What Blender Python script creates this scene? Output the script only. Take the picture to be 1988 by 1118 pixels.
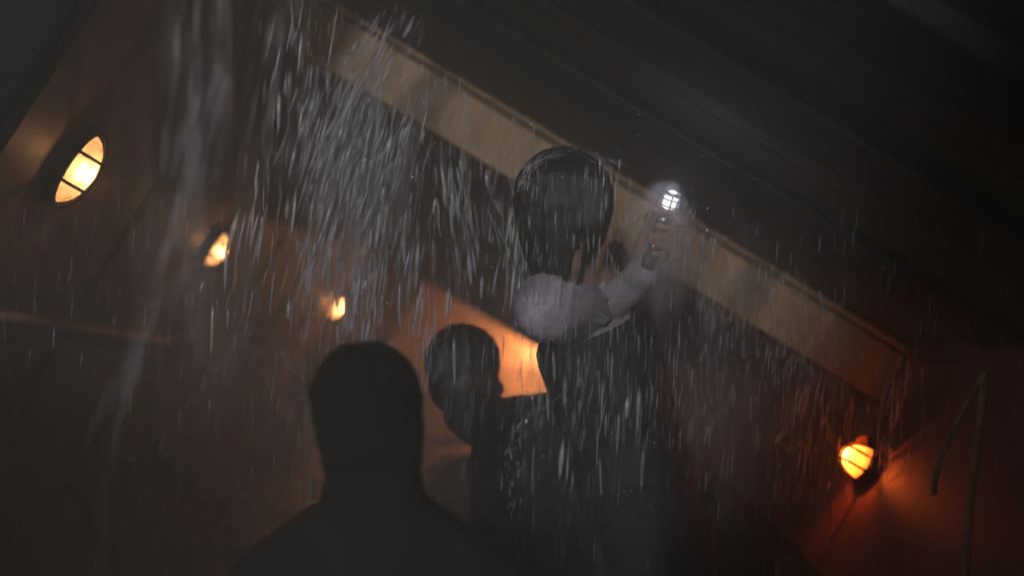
import bpy, bmesh, math, random
import numpy as np
from mathutils import Vector, Matrix, Quaternion

for o in list(bpy.data.objects):
    bpy.data.objects.remove(o)
SC = bpy.context.scene
COL = SC.collection
RNG = random.Random(7)
NR = np.random.default_rng(11)
F_PX = 2200.0                      # focal length in photograph pixels (1988 wide)

# ------------------------------------------------------------------ camera
cam_d = bpy.data.cameras.new('camera')
cam = bpy.data.objects.new('camera', cam_d)
COL.objects.link(cam)
cam.location = (0, 0, 0)
cam.rotation_euler = (math.radians(90), 0, 0)
cam_d.sensor_width = 36.0
cam_d.lens = F_PX / 1988.0 * 36.0
cam_d.clip_start = 0.05
cam_d.clip_end = 200
cam_d.dof.use_dof = True
cam_d.dof.focus_distance = 2.32
cam_d.dof.aperture_fstop = 1.15
SC.camera = cam

# ------------------------------------------------------------------ sky, sun, exposure
SUN_FROM = Vector((-0.185, -0.96, 0.182)).normalized()      # towards the light
W = bpy.data.worlds.new('World')
SC.world = W
W.use_nodes = True
wn = W.node_tree.nodes
wl = W.node_tree.links
wn.clear()
wo = wn.new('ShaderNodeOutputWorld')
wb = wn.new('ShaderNodeBackground')
ws = wn.new('ShaderNodeTexSky')
ws.sky_type = 'NISHITA'
ws.sun_disc = False
ws.sun_elevation = math.asin(SUN_FROM.z)
ws.sun_rotation = math.atan2(SUN_FROM.x, SUN_FROM.y)
wb.inputs['Strength'].default_value = 0.034
wl.new(ws.outputs[0], wb.inputs[0])
wl.new(wb.outputs[0], wo.inputs[0])

sun_d = bpy.data.lights.new('sun', 'SUN')
sun_d.energy = 1.5
sun_d.angle = math.radians(5)
sun_d.color = (0.98, 0.95, 0.97)
sun = bpy.data.objects.new('sun', sun_d)
COL.objects.link(sun)
sun.rotation_mode = 'QUATERNION'
sun.rotation_quaternion = SUN_FROM.to_track_quat('Z', 'Y')

SC.view_settings.view_transform = 'Standard'
SC.view_settings.look = 'None'
SC.view_settings.exposure = 0.0
SC.view_settings.gamma = 1.0
SC.view_settings.use_curve_mapping = False
SC.render.engine = 'CYCLES'
SC.cycles.max_bounces = 4
SC.cycles.diffuse_bounces = 2
SC.cycles.glossy_bounces = 2
SC.cycles.transparent_max_bounces = 20
SC.cycles.volume_bounces = 1
SC.cycles.sample_clamp_indirect = 3.0
SC.cycles.use_denoising = True
SC.cycles.use_adaptive_sampling = True
SC.cycles.adaptive_threshold = 0.03

# ------------------------------------------------------------------ frames
def P(px, py, d):
    """photograph pixel at depth d -> world point (camera at the origin, looking +Y)"""
    return Vector(((px - 994) / F_PX * d, d, (559 - py) / F_PX * d))

ys = Vector((-111, F_PX, -184)).normalized()
zs = Vector((0.515, 0, 0.857))
zs = (zs - ys * zs.dot(ys)).normalized()
xs = ys.cross(zs)
SROT = Matrix((xs, ys, zs)).transposed()          # ship axes -> world (the hull lists 31 degrees)
S4 = SROT.to_4x4()
WATER_Z = -0.68
def SH(x, y, z):
    return SROT @ Vector((x, y, z))

# ------------------------------------------------------------------ materials
def newmat(name):
    m = bpy.data.materials.new(name)
    m.use_nodes = True
    nt = m.node_tree
    nt.nodes.clear()
    out = nt.nodes.new('ShaderNodeOutputMaterial')
    return m, nt.nodes, nt.links, out

def paint(name, c1, c2, rough=0.4, scale=6.0, bump=0.15, streak=None, rough2=None, spec=0.5, c3=None, stretch=(1, 1, 1), coord='Object', metal=0.0, detail_scale=60):
    """mottled surface: two colours by noise, optional third by a coarser stain, relief and uneven gloss"""
    m, n, l, out = newmat(name)
    b = n.new('ShaderNodeBsdfPrincipled')
    tc = n.new('ShaderNodeTexCoord')
    mp = n.new('ShaderNodeMapping')
    mp.inputs['Scale'].default_value = stretch
    l.new(tc.outputs[coord], mp.inputs[0])
    no = n.new('ShaderNodeTexNoise')
    no.inputs['Scale'].default_value = scale
    no.inputs['Detail'].default_value = 6
    no.inputs['Roughness'].default_value = 0.65
    l.new(mp.outputs[0], no.inputs['Vector'])
    r = n.new('ShaderNodeValToRGB')
    r.color_ramp.elements[0].position = 0.35
    r.color_ramp.elements[1].position = 0.68
    r.color_ramp.elements[0].color = (*c1, 1)
    r.color_ramp.elements[1].color = (*c2, 1)
    l.new(no.outputs[0], r.inputs[0])
    colout = r.outputs[0]
    if c3 is not None:
        no3 = n.new('ShaderNodeTexNoise')
        no3.inputs['Scale'].default_value = scale * 0.37
        no3.inputs['Detail'].default_value = 8
        l.new(mp.outputs[0], no3.inputs['Vector'])
        r3 = n.new('ShaderNodeValToRGB')
        r3.color_ramp.elements[0].position = 0.52
        r3.color_ramp.elements[1].position = 0.66
        l.new(no3.outputs[0], r3.inputs[0])
        mx = n.new('ShaderNodeMix')
        mx.data_type = 'RGBA'
        l.new(r3.outputs[0], mx.inputs[0])
        l.new(colout, mx.inputs[6])
        mx.inputs[7].default_value = (*c3, 1)
        colout = mx.outputs[2]
    l.new(colout, b.inputs['Base Color'])
    no2 = n.new('ShaderNodeTexNoise')
    no2.inputs['Scale'].default_value = detail_scale
    no2.inputs['Detail'].default_value = 4
    l.new(mp.outputs[0], no2.inputs['Vector'])
    mr = n.new('ShaderNodeMapRange')
    mr.inputs['To Min'].default_value = rough
    mr.inputs['To Max'].default_value = rough2 if rough2 is not None else min(1, rough + 0.25)
    l.new(no.outputs[0], mr.inputs[0])
    l.new(mr.outputs[0], b.inputs['Roughness'])
    b.inputs['Specular IOR Level'].default_value = spec
    b.inputs['Metallic'].default_value = metal
    ad = n.new('ShaderNodeMath')
    ad.operation = 'MULTIPLY_ADD'
    ad.inputs[1].default_value = 0.3
    l.new(no2.outputs[0], ad.inputs[0])
    l.new(no.outputs[0], ad.inputs[2])
    bp = n.new('ShaderNodeBump')
    bp.inputs['Strength'].default_value = bump
    bp.inputs['Distance'].default_value = 0.01
    l.new(ad.outputs[0], bp.inputs['Height'])
    l.new(bp.outputs[0], b.inputs['Normal'])
    l.new(b.outputs[0], out.inputs[0])
    return m

M_TAN = paint('ochre_paint', (0.22, 0.13, 0.05), (0.40, 0.25, 0.11), 0.35, 5, 0.3, c3=(0.13, 0.075, 0.04), stretch=(3.2, 1, 0.5))
M_TAN_DK = paint('ochre_paint_groove', (0.05, 0.03, 0.02), (0.09, 0.055, 0.035), 0.5, 20, 0.3)
M_WALL = paint('maroon_paint', (0.18, 0.06, 0.052), (0.25, 0.088, 0.078), 0.5, 4, 0.25, c3=(0.10, 0.05, 0.04), stretch=(1, 1, 0.35))
M_WALL2 = paint('brown_panel_paint', (0.20, 0.105, 0.07), (0.27, 0.15, 0.10), 0.48, 4, 0.25, c3=(0.16, 0.07, 0.045), stretch=(1, 1, 0.35))
M_ROOM = paint('cream_cabin_paint', (0.42, 0.27, 0.17), (0.5, 0.33, 0.21), 0.4, 2.5, 0.1, c3=(0.38, 0.22, 0.13))
M_CEIL = paint('dark_ceiling_paint', (0.035, 0.036, 0.029), (0.055, 0.055, 0.043), 0.75, 5, 0.2, spec=0.15)
M_BEAM = paint('dark_beam_paint', (0.018, 0.021, 0.018), (0.03, 0.033, 0.029), 0.75, 8, 0.2, spec=0.1)
M_FLOOR = paint('deck_boards', (0.05, 0.035, 0.025), (0.08, 0.055, 0.04), 0.4, 4, 0.2)
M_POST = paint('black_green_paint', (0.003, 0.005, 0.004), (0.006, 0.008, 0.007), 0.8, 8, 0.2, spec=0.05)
M_IRON = paint('blackened_brass', (0.035, 0.026, 0.018), (0.06, 0.042, 0.028), 0.35, 30, 0.2, metal=0.7)
M_BRASS = paint('wet_brass', (0.5, 0.3, 0.12), (0.62, 0.40, 0.17), 0.2, 30, 0.1, metal=1.0)
M_STEEL = paint('torch_metal', (0.35, 0.34, 0.38), (0.5, 0.49, 0.52), 0.2, 40, 0.1, metal=0.9)
M_SKIN = paint('wet_skin', (0.30, 0.19, 0.15), (0.38, 0.25, 0.20), 0.25, 25, 0.12, detail_scale=160)
M_HAIR = paint('wet_black_hair', (0.005, 0.005, 0.005), (0.012, 0.010, 0.010), 0.42, 20, 0.5, stretch=(3, 3, 0.35), detail_scale=90, spec=0.6)
M_HAIR2 = paint('dark_hair', (0.006, 0.008, 0.008), (0.012, 0.013, 0.012), 0.6, 30, 0.8, stretch=(3, 3, 0.4), detail_scale=120, spec=0.2)
M_SHIRT = paint('wet_grey_shirt', (0.26, 0.25, 0.30), (0.46, 0.44, 0.52), 0.5, 11, 0.6, c3=(0.19, 0.18, 0.21), detail_scale=120)
M_VEST = paint('dark_wet_waistcoat', (0.006, 0.006, 0.006), (0.011, 0.011, 0.010), 0.6, 18, 0.5, detail_scale=200)
M_COAT = paint('black_coat_cloth', (0.008, 0.010, 0.010), (0.016, 0.018, 0.017), 0.75, 18, 0.5, detail_scale=260, spec=0.15)
M_ROPE = paint('hemp_rope', (0.34, 0.20, 0.11), (0.46, 0.28, 0.17), 0.6, 60, 0.6)
M_EYE = paint('eye', (0.5, 0.48, 0.45), (0.6, 0.58, 0.55), 0.1, 30, 0.0)

def mat_emit(name, c, s):
    m, n, l, out = newmat(name)
    e = n.new('ShaderNodeEmission')
    e.inputs[0].default_value = (*c, 1)
    e.inputs[1].default_value = s
    l.new(e.outputs[0], out.inputs[0])
    return m

def mat_lamp_glass(name, c, trans_c, thick=0.55):
    """frosted ribbed lamp glass lit by the bulb behind it: scatters the bulb light, lets some through"""
    m, n, l, out = newmat(name)
    tc = n.new('ShaderNodeTexCoord')
    no = n.new('ShaderNodeTexNoise')
    no.inputs['Scale'].default_value = 45
    no.inputs['Detail'].default_value = 5
    l.new(tc.outputs['Object'], no.inputs['Vector'])
    tl = n.new('ShaderNodeBsdfTranslucent')
    tl.inputs[0].default_value = (*c, 1)
    tp = n.new('ShaderNodeBsdfTransparent')
    tp.inputs[0].default_value = (*trans_c, 1)
    gl = n.new('ShaderNodeBsdfGlossy')
    gl.inputs['Roughness'].default_value = 0.15
    bp = n.new('ShaderNodeBump')
    bp.inputs['Strength'].default_value = 0.5
    bp.inputs['Distance'].default_value = 0.004
    l.new(no.outputs[0], bp.inputs['Height'])
    l.new(bp.outputs[0], tl.inputs['Normal'])
    l.new(bp.outputs[0], gl.inputs['Normal'])
    mr = n.new('ShaderNodeMapRange')
    mr.inputs['From Min'].default_value = 0.3
    mr.inputs['From Max'].default_value = 0.7
    mr.inputs['To Min'].default_value = thick - 0.18
    mr.inputs['To Max'].default_value = thick + 0.18
    l.new(no.outputs[0], mr.inputs[0])
    mx = n.new('ShaderNodeMixShader')
    l.new(mr.outputs[0], mx.inputs[0])
    l.new(tp.outputs[0], mx.inputs[1])
    l.new(tl.outputs[0], mx.inputs[2])
    mx2 = n.new('ShaderNodeMixShader')
    mx2.inputs[0].default_value = 0.05
    l.new(mx.outputs[0], mx2.inputs[1])
    l.new(gl.outputs[0], mx2.inputs[2])
    l.new(mx2.outputs[0], out.inputs[0])
    return m

def mat_water_strand(name, lo, hi, c=(0.78, 0.82, 0.93)):
    """aerated falling water: partly see-through, scattering and a wet gleam; every strand differs"""
    m, n, l, out = newmat(name)
    ge = n.new('ShaderNodeNewGeometry')
    mr = n.new('ShaderNodeMapRange')
    mr.inputs['To Min'].default_value = lo
    mr.inputs['To Max'].default_value = hi
    pw = n.new('ShaderNodeMath')
    pw.operation = 'POWER'
    pw.inputs[1].default_value = 2.2
    l.new(ge.outputs['Random Per Island'], pw.inputs[0])
    l.new(pw.outputs[0], mr.inputs[0])
    df = n.new('ShaderNodeBsdfDiffuse')
    df.inputs[0].default_value = (*c, 1)
    tl = n.new('ShaderNodeBsdfTranslucent')
    tl.inputs[0].default_value = (*c, 1)
    gl = n.new('ShaderNodeBsdfGlossy')
    gl.inputs['Roughness'].default_value = 0.25
    m1 = n.new('ShaderNodeMixShader')
    m1.inputs[0].default_value = 0.5
    l.new(df.outputs[0], m1.inputs[1])
    l.new(tl.outputs[0], m1.inputs[2])
    m2 = n.new('ShaderNodeMixShader')
    m2.inputs[0].default_value = 0.12
    l.new(m1.outputs[0], m2.inputs[1])
    l.new(gl.outputs[0], m2.inputs[2])
    tp = n.new('ShaderNodeBsdfTransparent')
    mx = n.new('ShaderNodeMixShader')
    l.new(mr.outputs[0], mx.inputs[0])
    l.new(tp.outputs[0], mx.inputs[1])
    l.new(m2.outputs[0], mx.inputs[2])
    l.new(mx.outputs[0], out.inputs[0])
    return m

M_STRAND = mat_water_strand('falling_water', 0.05, 0.55)
M_SHEET = mat_water_strand('aerated_water', 0.03, 0.16)
M_POUR = mat_water_strand('pouring_water', 0.06, 0.8)
M_FOAM = mat_water_strand('splash_water', 0.10, 0.5)

def mat_water():
    m, n, l, out = newmat('flood_water')
    b = n.new('ShaderNodeBsdfPrincipled')
    b.inputs['Base Color'].default_value = (0.016, 0.042, 0.040, 1)
    b.inputs['Roughness'].default_value = 0.05
    b.inputs['IOR'].default_value = 1.33
    tc = n.new('ShaderNodeTexCoord')
    no = n.new('ShaderNodeTexNoise')
    no.inputs['Scale'].default_value = 9
    no.inputs['Detail'].default_value = 5
    l.new(tc.outputs['Object'], no.inputs['Vector'])
    bp = n.new('ShaderNodeBump')
    bp.inputs['Strength'].default_value = 0.06
    bp.inputs['Distance'].default_value = 0.008
    l.new(no.outputs[0], bp.inputs['Height'])
    l.new(bp.outputs[0], b.inputs['Normal'])
    l.new(b.outputs[0], out.inputs[0])
    return m
M_WATER = mat_water()

# ------------------------------------------------------------------ building helpers
def link(o, parent=None):
    COL.objects.link(o)
    if parent is not None:
        o.parent = parent
    return o

def tag(o, label=None, cat=None, group=None, kind=None):
    if label: o['label'] = label
    if cat: o['category'] = cat
    if group: o['group'] = group
    if kind: o['kind'] = kind
    return o

def empty(name, label, cat, mw, group=None):
    o = bpy.data.objects.new(name, None)
    o.empty_display_size = 0.05
    COL.objects.link(o)
    o.matrix_world = mw
    return tag(o, label, cat, group)

def ship_mw(x, y, z):
    return Matrix.Translation(SH(x, y, z)) @ S4

def obj_bm(name, bm, mat, parent=None, mw=None, smooth=False):
    bmesh.ops.recalc_face_normals(bm, faces=bm.faces[:])
    me = bpy.data.meshes.new(name)
    bm.to_mesh(me)
    bm.free()
    me.materials.append(mat)
    if smooth:
        for p in me.polygons:
            p.use_smooth = True
    o = bpy.data.objects.new(name, me)
    link(o, parent)
    if mw is not None:
        o.matrix_world = mw
    return o

def box(bm, x0, x1, y0, y1, z0, z1, bev=0.0):
    r = bmesh.ops.create_cube(bm, size=1.0)
    vs = r['verts']
    for v in vs:
        v.co = Vector(((x0 + x1) / 2 + v.co.x * (x1 - x0), (y0 + y1) / 2 + v.co.y * (y1 - y0), (z0 + z1) / 2 + v.co.z * (z1 - z0)))
    if bev > 0:
        es = list({e for v in vs for e in v.link_edges})
        bmesh.ops.bevel(bm, geom=es, offset=bev, segments=2, affect='EDGES', profile=0.6)

def boxo(name, dims, mat, parent=None, mw=None, bev=0.004):
    bm = bmesh.new()
    box(bm, *dims, bev=bev)
    return obj_bm(name, bm, mat, parent, mw)

def tube(bm, pts, radii, n=10, cap=True):
    rings = []
    pts = [Vector(p) for p in pts]
    up = None
    for i, p in enumerate(pts):
        t = (pts[min(i + 1, len(pts) - 1)] - pts[max(i - 1, 0)]).normalized()
        if up is None:
            up = Vector((0, 0, 1)) if abs(t.z) < 0.9 else Vector((1, 0, 0))
        s = t.cross(up).normalized()
        up = s.cross(t).normalized()
        r = radii[i] if hasattr(radii, '__len__') else radii
        rings.append([bm.verts.new(p + (s * math.cos(a) + up * math.sin(a)) * r) for a in [2 * math.pi * k / n for k in range(n)]])
    for a, b in zip(rings, rings[1:]):
        for k in range(n):
            bm.faces.new((a[k], a[(k + 1) % n], b[(k + 1) % n], b[k]))
    if cap:
        bm.faces.new(rings[0])
        bm.faces.new(rings[-1])

def bez(pts, n=16):
    """Catmull-Rom through points"""
    pts = [Vector(p) for p in pts]
    q = [pts[0]] + pts + [pts[-1]]
    res = []
    for i in range(1, len(q) - 2):
        for k in range(n):
            t = k / n
            a, b, c, d = q[i - 1], q[i], q[i + 1], q[i + 2]
            res.append(0.5 * ((2 * b) + (c - a) * t + (2 * a - 5 * b + 4 * c - d) * t * t + (3 * b - a - 3 * c + d) * t ** 3))
    res.append(pts[-1])
    return res

# ------------------------------------------------------------------ the listing ship: structure
XL, XR = -0.99, 1.00
ZC, ZF = 0.713, -1.55
YL, YE = 3.00, 8.30

fl = boxo('floor', (XL - 0.06, XR + 0.06, -1.6, 10.2, ZF - 0.06, ZF), M_FLOOR, None, S4, 0)
tag(fl, kind='structure')
ce = boxo('ceiling', (XL - 0.06, XR + 0.06, -0.6, 10.2, ZC + 0.012, ZC + 0.08), M_CEIL, None, S4, 0)
tag(ce, kind='structure')

# left corridor wall: backing, fielded panels, dado strip
def side_wall(name, label, x, side, y0, y1, seams, mats):
    t = empty(name, label, 'wall', ship_mw(x, y0, ZF))
    L = y1 - y0
    H = ZC - ZF
    sg = -side                                    # inward direction along x
    def bx(nm, a0, a1, b0, b1, z0, z1, m, bev=0.004):
        return boxo(nm, (min(a0, a1), max(a0, a1), b0, b1, z0, z1), m, t, None, bev)
    bx('backing', 0, side * 0.06, 0, L, 0, H + 0.01, mats[0], 0)
    for a, b in zip(seams, seams[1:]):
        bx('panel', sg * 0.001, sg * 0.014, a + 0.035, b - 0.035, 1.22, H - 0.06, mats[1], 0.005)
        bx('panel', sg * 0.001, sg * 0.014, a + 0.035, b - 0.035, 0.12, 1.08, mats[0], 0.006)
    bx('dado_rail', sg * 0.001, sg * 0.022, 0, L, 1.115, 1.165, mats[1], 0.006)
    return t
side_wall('corridor_wall', 'dim brown corridor wall on the left carrying oval lamps', XL, -1, 2.16, YE,
          [0.0, 0.95, 1.9, 2.85, 3.8, 4.75, 6.1], (M_WALL2, M_WALL2))
side_wall('corridor_wall', 'dark red-brown wall at right lit by the glowing orange lamp', XR, 1, -1.2, YE,
          [1.0, 2.0, 3.0, 4.14], (M_WALL, M_WALL))

# dark door post at the near end of the left wall
po = empty('door_post', 'black-green post at the upper left edge of the picture', 'post', ship_mw(XL, 2.06, ZF))
boxo('post', (-0.9, 0.035, 0, 0.09, 0, ZC - ZF + 0.5), M_POST, po, None, 0.006)
boxo('stop_bead', (0.0351, 0.05, 0.03, 0.06, 0, ZC - ZF), M_POST, po, None, 0.004)

# bulwark and aft blocker: unseen, added to keep sun off lower and right parts
bw = empty('low_sun_blocker', 'unseen low dark plate added left of the camera to shade the lower part', 'wall', ship_mw(XL, -1.3, ZF))
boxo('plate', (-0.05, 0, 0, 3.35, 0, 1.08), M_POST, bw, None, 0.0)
boxo('blocker_cap', (-0.07, 0.02, 0, 3.35, 1.081, 1.12), M_POST, bw, None, 0.006)
ab = boxo('aft_sun_blocker', (XL + 0.62, XR, -1.25, -1.2, ZF, ZC), M_POST, None, S4, 0.0)
tag(ab, 'unseen dark wall added behind the camera to block the sun at right', 'wall')

# ochre header across the corridor
hd = empty('header_beam', 'ochre painted header board slanting across the corridor with chipped bead', 'beam', ship_mw(0, YL, 0))
boxo('core', (XL, XR, 0.018, 0.11, 0.546, ZC + 0.011), M_TAN_DK, hd, None, 0.0)
def rough_board(name, z0, z1, y0, y1, mat, nseg=90, amp=0.0016, chips=0.0, parent=hd):
    bm = bmesh.new()
    rr = random.Random(hash(name) % 1000 + 3) if False else random.Random(len(name) * 13 + int(z0 * 100))
    rows = []
    wob = 0.0
    for i in range(nseg + 1):
        x = XL + (XR - XL) * i / nseg
        wob = 0.85 * wob + rr.uniform(-amp, amp)
        c = rr.random()
        ch = chips * rr.random() if c < 0.16 else 0
        ch2 = chips * rr.random() if rr.random() < 0.16 else 0
        e = 0.004
        prof = [(y1, z0 + wob * .4), (y0 + e, z0 + wob * .4), (y0, z0 + e + wob * .4), (y0, z1 - e - ch2 + wob), (y0 + e, z1 - ch + wob), (y1, z1 + wob)]
        rows.append([bm.verts.new((x, yy, zz)) for yy, zz in prof])
    for a, b in zip(rows, rows[1:]):
        for k in range(len(a)):
            bm.faces.new((a[k], a[(k + 1) % len(a)], b[(k + 1) % len(a)], b[k]))
    bm.faces.new(rows[0]); bm.faces.new(rows[-1])
    return obj_bm(name, bm, mat, parent)
rough_board('face_board', 0.543, 0.683, 0.0, 0.0175, M_TAN, amp=0.0005, chips=0.004)
rough_board('bead', 0.694, 0.7115, -0.004, 0.0175, M_TAN, amp=0.0008, chips=0.006)
# corridor ceiling beyond the header hangs a little lower (hidden by it); transverse deck beams on the near side
for i, (y0, y1, dz, lab) in enumerate([
        (2.36, 2.54, 0.018, 'dark transverse ceiling beam nearest to the ochre header'),
        (1.84, 2.00, 0.024, 'second dark ceiling beam counted from the ochre header'),
        (1.36, 1.50, 0.03, 'third dark ceiling beam, in the upper right corner')]):
    t = empty('ceiling_beam', lab, 'beam', ship_mw(0, y0, ZC), 'dark beams under the near ceiling')
    boxo('web', (XL, XR, 0, y1 - y0, -dz, 0.0115), M_BEAM, t, None, 0.006)
    boxo('flange', (XL, XR, -0.02, y1 - y0 + 0.02, -dz - 0.007, -dz - 0.0005), M_BEAM, t, None, 0.003)
# near right: boarded ceiling lining strips (each a piece of the ceiling)
for (a, b) in [(2.57, 2.985), (2.02, 2.34), (1.53, 1.82)]:
    n = 2
    for k in range(n):
        ya = a + (b - a) * k / n + 0.004
        yb = a + (b - a) * (k + 1) / n - 0.004
        o = boxo('ceiling_plank', (XL, XR, ya, yb, ZC - 0.002, ZC + 0.0115), M_CEIL, None, S4, 0.003)
        mwi = o.matrix_world.copy()
        o.parent = ce
        o.matrix_parent_inverse = S4.inverted()
        o.matrix_world = mwi

# end bulkhead with the lit doorway
DX0, DX1, DZ = -0.55, 0.60, 0.53
eb = empty('end_bulkhead', 'dark maroon bulkhead at the corridor end around the orange doorway', 'wall', ship_mw(0, YE, ZF))
H = ZC - ZF
boxo('wall_section', (XL, DX0, 0, 0.07, 0, H), M_WALL, eb, None, 0)
boxo('wall_section', (DX1, XR, 0, 0.07, 0, H), M_WALL, eb, None, 0)
boxo('wall_section', (DX0, DX1, 0, 0.07, DZ - ZF, H), M_WALL, eb, None, 0)
boxo('door_jamb', (DX0 - 0.05, DX0 - 0.0005, -0.02, -0.0005, 0, DZ - ZF + 0.05), M_WALL2, eb, None, 0.004)
boxo('door_jamb', (DX1 + 0.0005, DX1 + 0.05, -0.02, -0.0005, 0, DZ - ZF + 0.05), M_WALL2, eb, None, 0.004)
boxo('door_head', (DX0, DX1, -0.02, -0.0005, DZ - ZF + 0.0005, DZ - ZF + 0.05), M_WALL2, eb, None, 0.004)
rm = empty('cabin_lobby', 'orange lit lobby wall seen through the far doorway', 'room', ship_mw(0, YE, ZF))
boxo('back_wall', (XL, XR, 1.5, 1.56, 0, H), M_ROOM, rm, None, 0)
boxo('side_wall', (XL - 0.06, XL - 0.0005, 0.0705, 1.56, 0, H), M_ROOM, rm, None, 0)
boxo('side_wall', (XR + 0.0005, XR + 0.06, 0.0705, 1.56, 0, H), M_ROOM, rm, None, 0)
boxo('seam_batten', (0.485, 0.50, 1.488, 1.4995, 0, H), M_IRON, rm, None, 0.003)
bm = bmesh.new(); tube(bm, [(0.55, 1.4995, 0.47 - ZF), (0.55, 1.485, 0.47 - ZF)], 0.016, 10)
obj_bm('bolt_head', bm, M_IRON, rm)

# ------------------------------------------------------------------ flood water
def flood():
    nx, ny = 150, 300
    x0, x1, y0, y1 = -3.6, 3.6, 0.2, 10.4
    X, Y = np.meshgrid(np.linspace(x0, x1, nx), np.linspace(y0, y1, ny))
    Z = np.zeros_like(X)
    r = np.random.default_rng(4)
    for k in range(26):
        a = r.uniform(0, 2 * math.pi)
        lam = r.uniform(0.12, 0.8)
        kx, ky = math.cos(a) * 2 * math.pi / lam, math.sin(a) * 2 * math.pi / lam
        Z += 0.0045 * lam * np.sin(kx * X + ky * Y + r.uniform(0, 6.28))
    Z *= 0.2
    vs = np.stack([X, Y, Z], -1).reshape(-1, 3)
    fs = []
    for j in range(ny - 1):
        for i in range(nx - 1):
            a = j * nx + i
            fs.append((a, a + 1, a + nx + 1, a + nx))
    me = bpy.data.meshes.new('water')
    me.from_pydata(vs.tolist(), [], fs)
    me.materials.append(M_WATER)
    for p in me.polygons:
        p.use_smooth = True
    o = bpy.data.objects.new('water', me)
    link(o)
    o.location = (0, 0, WATER_Z)
    tag(o, kind='structure')
flood()

# ------------------------------------------------------------------ lamps
def point_light(parent, loc, energy, color, radius=0.02):
    d = bpy.data.lights.new('lamp_light', 'POINT')
    d.energy = energy
    d.color = color
    d.shadow_soft_size = radius
    o = bpy.data.objects.new('lamp_light', d)
    link(o, parent)
    o.location = loc
    return o

def half_ellipsoid(bm, a, b, c, nu=20, nv=8, z0=0.0):
    """dome of radii a (x), b (y), height c (z) standing on z = z0"""
    rings = []
    for j in range(nv):
        th = (math.pi / 2) * j / nv
        rings.append([bm.verts.new((a * math.cos(th) ** 0.8 * math.cos(2 * math.pi * i / nu), b * math.cos(th) ** 0.8 * math.sin(2 * math.pi * i / nu), z0 + c * math.sin(th))) for i in range(nu)])
    top = bm.verts.new((0, 0, z0 + c))
    for r0, r1 in zip(rings, rings[1:]):
        for i in range(nu):
            bm.faces.new((r0[i], r0[(i + 1) % nu], r1[(i + 1) % nu], r1[i]))
    for i in range(nu):
        bm.faces.new((rings[-1][i], rings[-1][(i + 1) % nu], top))

def oval_ring(bm, a, b, z, r, n=28, m=8):
    vs = []
    for i in range(n):
        t = 2 * math.pi * i / n
        c = Vector((a * math.cos(t), b * math.sin(t), z))
        nrm = Vector((math.cos(t) / a, math.sin(t) / b, 0)).normalized()
        vs.append([bm.verts.new(c + nrm * r * math.cos(2 * math.pi * k / m) + Vector((0, 0, r * math.sin(2 * math.pi * k / m)))) for k in range(m)])
    for i in range(n):
        for k in range(m):
            bm.faces.new((vs[i][k], vs[(i + 1) % n][k], vs[(i + 1) % n][(k + 1) % m], vs[i][(k + 1) % m]))

def oval_plate(bm, a, b, z0, z1, n=28):
    lo = [bm.verts.new((a * math.cos(2 * math.pi * i / n), b * math.sin(2 * math.pi * i / n), z0)) for i in range(n)]
    hi = [bm.verts.new((0.96 * a * math.cos(2 * math.pi * i / n), 0.96 * b * math.sin(2 * math.pi * i / n), z1)) for i in range(n)]
    bm.faces.new(lo); bm.faces.new(hi)
    for i in range(n):
        bm.faces.new((lo[i], lo[(i + 1) % n], hi[(i + 1) % n], hi[i]))

M_GLASS_W = mat_lamp_glass('lamp_glass_amber', (0.95, 0.66, 0.36), (0.95, 0.72, 0.45))
M_GLASS_O = mat_lamp_glass('lamp_glass_orange', (0.98, 0.36, 0.08), (1.0, 0.42, 0.12))
M_BULB_W = mat_emit('bulb_warm', (1.0, 0.66, 0.30), 9.0)
M_BULB_O = mat_emit('bulb_orange', (1.0, 0.40, 0.06), 7.0)
M_BULB_F = mat_emit('bulb_dull_orange', (1.0, 0.36, 0.07), 1.6)

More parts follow.
